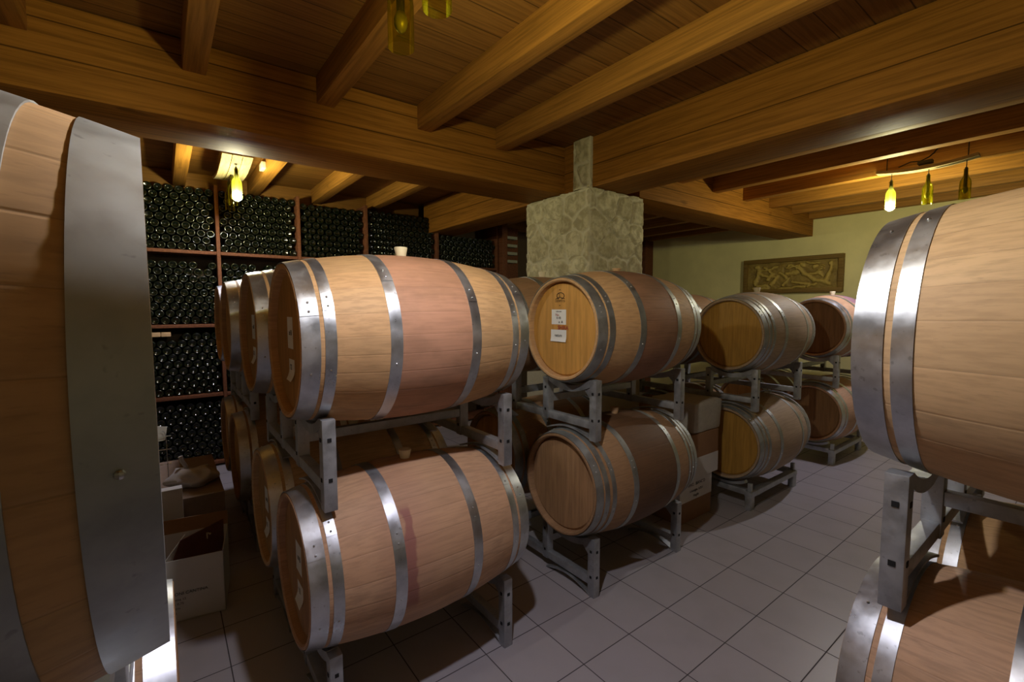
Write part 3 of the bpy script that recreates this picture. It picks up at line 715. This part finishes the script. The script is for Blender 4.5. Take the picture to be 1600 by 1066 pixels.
# ------------------------------------------------------------------ carved relief on the right wall
def relief():
    root = empty('carved_relief', (X1 * S, 3.92 * S, 5.7 * S)); tag(root, 'framed yellow-brown carved relief hanging on the cream right wall', 'relief')
    W, H = 4.2 * S, 1.62 * S
    fm = beamwood('relief_frame', 1, (.20, .125, .03), rough=.6)
    for y0, y1, z0, z1 in ((-W / 2, W / 2, H - .06, H), (-W / 2, W / 2, 0, .06), (-W / 2, -W / 2 + .06, .06, H - .06), (W / 2 - .06, W / 2, .06, H - .06)):
        m = MB(); m.box(-.07, -.002, y0, y1, z0, z1, bev=.006); m.build('frame_bar', fm, root)
    m = MB(); nu, nv = 190, 74; g = []; lay = m.bm.verts.layers.float_vector.new('carve')
    w, h = W - .12, H - .12; rs = random.Random(5)
    limbs = [((-.34, .36), (-.22, .25), .025), ((-.22, .25), (-.30, .14), .03), ((-.05, .24), (.08, .22), .035), ((.0, .36), (.10, .26), .02), ((.22, .22), (.36, .24), .025), ((.36, .24), (.40, .16), .02), ((.2, .40), (.34, .38), .018), ((-.5, .02), (-.3, .0), .03), ((-.15, .0), (.2, .02), .02), ((-.14, .24), (-.06, .17), .03), ((.33, .06), (.24, .02), .02), ((-.48, .10), (-.40, .30), .035), ((-.40, .30), (-.18, .34), .022), ((-.40, .25), (-.2, .18), .02), ((-.44, .06), (-.30, .03), .03), ((.10, .30), (.30, .12), .04), ((.30, .12), (.48, .06), .03), ((.05, .10), (.25, .05), .028), ((.12, .30), (-.05, .33), .02), ((-.25, .06), (-.18, .18), .03), ((-.10, .05), (-.02, .16), .025), ((.44, .1), (.5, .34), .03)]
    balls = [(-.42, .35, .035), (.16, .35, .04), (.30, .33, .03), (-.02, .36, .02), (.49, .36, .03)] + [(.10 + rs.uniform(-.03, .03), .30 + rs.uniform(-.05, .03), .010) for _ in range(14)] + [(.37 + rs.uniform(-.03, .03), .31 + rs.uniform(-.05, .03), .010) for _ in range(12)]
    for j in range(nv + 1):
        row = []
        for i in range(nu + 1):
            u, v = (i / nu - .5), j / nv; uu, vv = u * w, v * h
            un = u * 1.15 + .045 * noise.noise((u * 7, v * 3, 4)) + .012 * noise.noise((u * 25, v * 9, 7)); vn = v * .42 + .045 * noise.noise((u * 7, v * 3, 14)) + .012 * noise.noise((u * 25, v * 9, 17))
            d = .004 * noise.noise((uu * 30, vv * 30, 2)) + .009 * (noise.noise((uu * 9, vv * 11, 1)))
            d += .010 * max(0, math.sin(60 * un + 22 * vn + 3 * math.sin(9 * vn))) * math.exp(-((un + .08) ** 2) / .02 - ((vn - .2) ** 2) / .02)
            for (ax, ay), (bx, by), r in limbs:
                dx, dy = bx - ax, by - ay; tt = max(0, min(1, ((un - ax) * dx + (vn - ay) * dy) / (dx * dx + dy * dy)))
                q = math.hypot(un - ax - dx * tt, vn - ay - dy * tt) / r
                if q < 1: d = max(d, .002 + .020 * (1 - q * q) + .004 * noise.noise((uu * 50, vv * 50, 8)))
                elif q < 1.3: d -= .005 * (1.3 - q) / .3
            for cx, cy, r in balls:
                q = math.hypot(un - cx, vn - cy) / r
                if q < 1: d = max(d, .008 + .018 * math.sqrt(1 - q * q))
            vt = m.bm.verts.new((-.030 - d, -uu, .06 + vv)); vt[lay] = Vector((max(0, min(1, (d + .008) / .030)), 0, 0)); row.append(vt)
        g.append(row)
    for j in range(nv):
        for i in range(nu): m.bm.faces.new((g[j][i], g[j][i + 1], g[j + 1][i + 1], g[j + 1][i]))
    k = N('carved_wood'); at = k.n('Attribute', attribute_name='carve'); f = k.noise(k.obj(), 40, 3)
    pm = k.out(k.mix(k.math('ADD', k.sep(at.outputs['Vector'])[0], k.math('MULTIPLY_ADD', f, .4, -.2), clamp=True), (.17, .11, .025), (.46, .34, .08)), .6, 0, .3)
    m.build('carved_panel', pm, root, ang=80)
    m = MB(); m.box(-.008, -.001, -W / 2 + .01, W / 2 - .01, .01, H - .01); m.build('backing', fm, root, smooth=False)
relief()

# ------------------------------------------------------------------ bottle rack along the back wall
YB = 12.0
DIV = [-8.79, -6.42, -4.05, -1.68, .68, 3.65, 6.7]
SH = [.17, 2.36, 4.56, 6.82, 9.0]
rack = empty('bottle_rack', T(-1, YB, 0)); tag(rack, 'reddish-brown bottle rack with square bays along the back wall', 'shelf')
def rk(x0, x1, y0, y1, z0, z1, nm):
    m = MB(); m.box((x0 + 1) * S, (x1 + 1) * S, (y0 - YB) * S, (y1 - YB) * S, z0 * S, z1 * S, bev=.003); return m.build(nm, M_['rust'], rack)
for d in DIV: rk(d - .05, d + .05, YB - .14, YB + 1.0, 0, 8.86, 'upright')
rk(6.76, 7.05, YB - .4, YB + 1.0, 0, 8.86, 'upright')
for a, b_ in zip(DIV, DIV[1:]):
    for z in SH[:-1]:
        rk(a + .055, b_ - .055, YB - .12, YB + .95, z - .10, z, 'board')
# one bottle, base facing the room (towards -Y)
def bottle_mesh(name, n, lo=False):
    m = MB(); R_ = .0375
    if lo: pr = [(.012, .001), (.002, .026), (0, .032), (.004, R_), (.19, R_)]
    else: pr = [(.018, .0005), (.016, .010), (.006, .020), (.001, .027), (0, .030), (.0015, .034), (.006, R_ - .0004), (.012, R_), (.18, R_), (.20, .033), (.225, .016), (.25, .0145), (.295, .0145), (.30, .0005)]
    m.lathe(pr, n, 'Y'); bmesh.ops.recalc_face_normals(m.bm, faces=m.bm.faces)
    me = bpy.data.meshes.new(name); m.bm.to_mesh(me); m.bm.free(); me.materials.append(M_['bottle']); me.shade_smooth(); return me
bme = bottle_mesh('wine_bottle', 20)
PITCHX, RROW = .252, .2165
places = []
rsb = random.Random(11)
HAND = [9, 9, 9, 9]
for ci in range(1, 6):
    a, b_ = DIV[ci] + .05, DIV[ci + 1] - .05
    for ri in range(4):
        z0, z1 = SH[ri], SH[ri + 1] - (.1 if ri < 3 else .2)
        if ri < 2 and ci > 3: continue
        if ri == 2 and ci > 4: continue
        nx = int((b_ - a) / PITCHX); pit = (b_ - a - .004) / nx; off0 = a + .002 + pit / 2
        rr = math.sqrt(max(.01, .243 ** 2 - (pit / 2) ** 2)) + .004
        rows = int((z1 - z0 - .24) / rr) + 1
        rows = min(rows, 9 if ri in (1, 2) else 10)
        if ri == 3 and ci == 5: rows = 6
        if ri == 3 and ci == 4: rows = 9
        for j in range(rows):
            cnt = nx if j % 2 == 0 else nx - 1
            for i in range(cnt):
                if ri == 2 and j == rows - 1 and rsb.random() < .3: continue
                if ci == 1 and ri == 1 and j == rows - 1 and i < 5: continue
                places.append((off0 + (i + (.5 if j % 2 else 0)) * pit, YB + rsb.uniform(-.012, .03), z0 + .121 + j * rr + .002, ci, ri))
RNAME = ['bottom', 'third', 'second', 'top']
def pix(p):
    v = Vector((p[0] * S, p[1] * S, p[2] * S)) - CAMP; d = v.dot(fw); return 800 + 717.6 * v.dot(r2) / d, 533 - 717.6 * v.dot(u2) / d, d
def seen(p):
    px, py, d = pix(p)
    if p[3] == 1: return 232 < px < 345 and (px > 222 + .06 * (py - 215))
    if p[4] == 3: return py < 400
    if p[3] == 2 and p[4] == 2: return py < 445 - .4 * max(0, px - 345) and px < 440
    return False
vis = sorted([p for p in places if seen(p)], key=lambda p: pix(p)[2])
first = set(vis[:300]); 
COLN = {1: 'leftmost', 2: 'second from left', 3: 'third from left', 4: 'fourth from left', 5: 'fifth from left'}
ORD = ['', 'first', 'second', 'third', 'fourth', 'fifth', 'sixth', 'seventh', 'eighth', 'ninth', 'tenth', 'eleventh', 'twelfth']
ROWP = {}
for p in places: ROWP.setdefault((p[3], p[4], round(p[2], 3)), []).append(p)
LAB = {}
for (ci, ri, z_), ps in ROWP.items():
    zs = sorted({k[2] for k in ROWP if k[:2] == (ci, ri)}); j = zs.index(z_) + 1
    side = {1: 'left', 2: 'second', 3: 'third', 4: 'fourth', 5: 'fifth'}[ci]
    for i, p in enumerate(sorted(ps, key=lambda q: -q[0])):
        LAB[p] = 'dark bottle %s from right, %s row up, %s bay of %s rack column' % (ORD[i + 1], ORD[j], ['bottom', 'third', 'second', 'top'][ri], side)
for p in places:
    if p not in first: continue
    o = bpy.data.objects.new('wine_bottle', bme); COL.objects.link(o); o.location = T(*p[:3]); o.rotation_euler = (0, rsb.uniform(0, 6), 0)
    bay = 'bay in column %s, %s row' % (COLN[p[3]], RNAME[p[4]])
    tag(o, LAB[p], 'bottle', 'wine bottles in the rack ' + bay)
rest = [p for p in places if p not in first]
lo = bottle_mesh('bottle_simple', 14, True)
vv = [v.co.copy() for v in lo.vertices]; ff = [tuple(f.vertices) for f in lo.polygons]; VV, FF = [], []
for p in rest:
    base = len(VV); ofs = Vector(T(*p[:3])); VV += [tuple(v + ofs) for v in vv]; FF += [tuple(i + base for i in f) for f in ff]
me = bpy.data.meshes.new('wine_bottles'); me.from_pydata(VV, [], FF); me.materials.append(M_['bottle']); me.shade_smooth()
o = bpy.data.objects.new('wine_bottles', me); COL.objects.link(o); tag(o, 'remaining dark wine bottles filling the rack bays right of the glaring lamp', 'bottles', None, 'stuff')
# things lying in the rack
for i, xx in enumerate((-5.62, -5.37)):
    m = MB(); z_ = SH[1] + .124 + 8 * .2165
    m.box(-.038, .038, .0, .1, -.02, .022, bev=.004)
    o = m.build('wooden_block', plain('pale_block', (.62, .42, .22), .7, var=.15), loc=T(xx - .12, YB - .06, z_ + .05))
    tag(o, ['pale wooden block on the bottles, nearer the left-edge barrel', 'pale wooden block on the bottles, the right one of the pair'][i], 'block')
SLAT = plain('grey_carton', (.40, .42, .33), .8)
for i, (x0, x1, z0, z1) in enumerate(((3.8, 4.75, 7.88, 8.06), (4.85, 5.6, 7.86, 7.98))):
    carton(['flat white carton lying on the bottles behind the pillar, left one', 'flat grey carton lying on the bottles behind the pillar, right one'][i], x0, x1, YB + .0, YB + .8, SH[3] + .124 + 9 * .2165 - .1 + (z0 - 7.88) , SH[3] + .124 + 9 * .2165 - .1 + (z0 - 7.88) + (z1 - z0), SLAT, group='flat cartons on the bottles')
unit = empty('slatted_shelf', T(7.6, YB, 0)); tag(unit, 'dark shelf unit with pale slats in the corner left of the pillar', 'shelf')
m = MB(); m.box(-.5 * S, .75 * S, .5 * S, .95 * S, 0, 8.84 * S); m.build('back_panel', M_['rust'], unit, smooth=False)
for zz in (7.15, 7.52, 7.88, 8.25):
    m = MB(); m.box(-.48 * S, .42 * S, .12 * S, .5 * S, zz * S, (zz + .13) * S, bev=.002); m.build('slat', SLAT, unit)
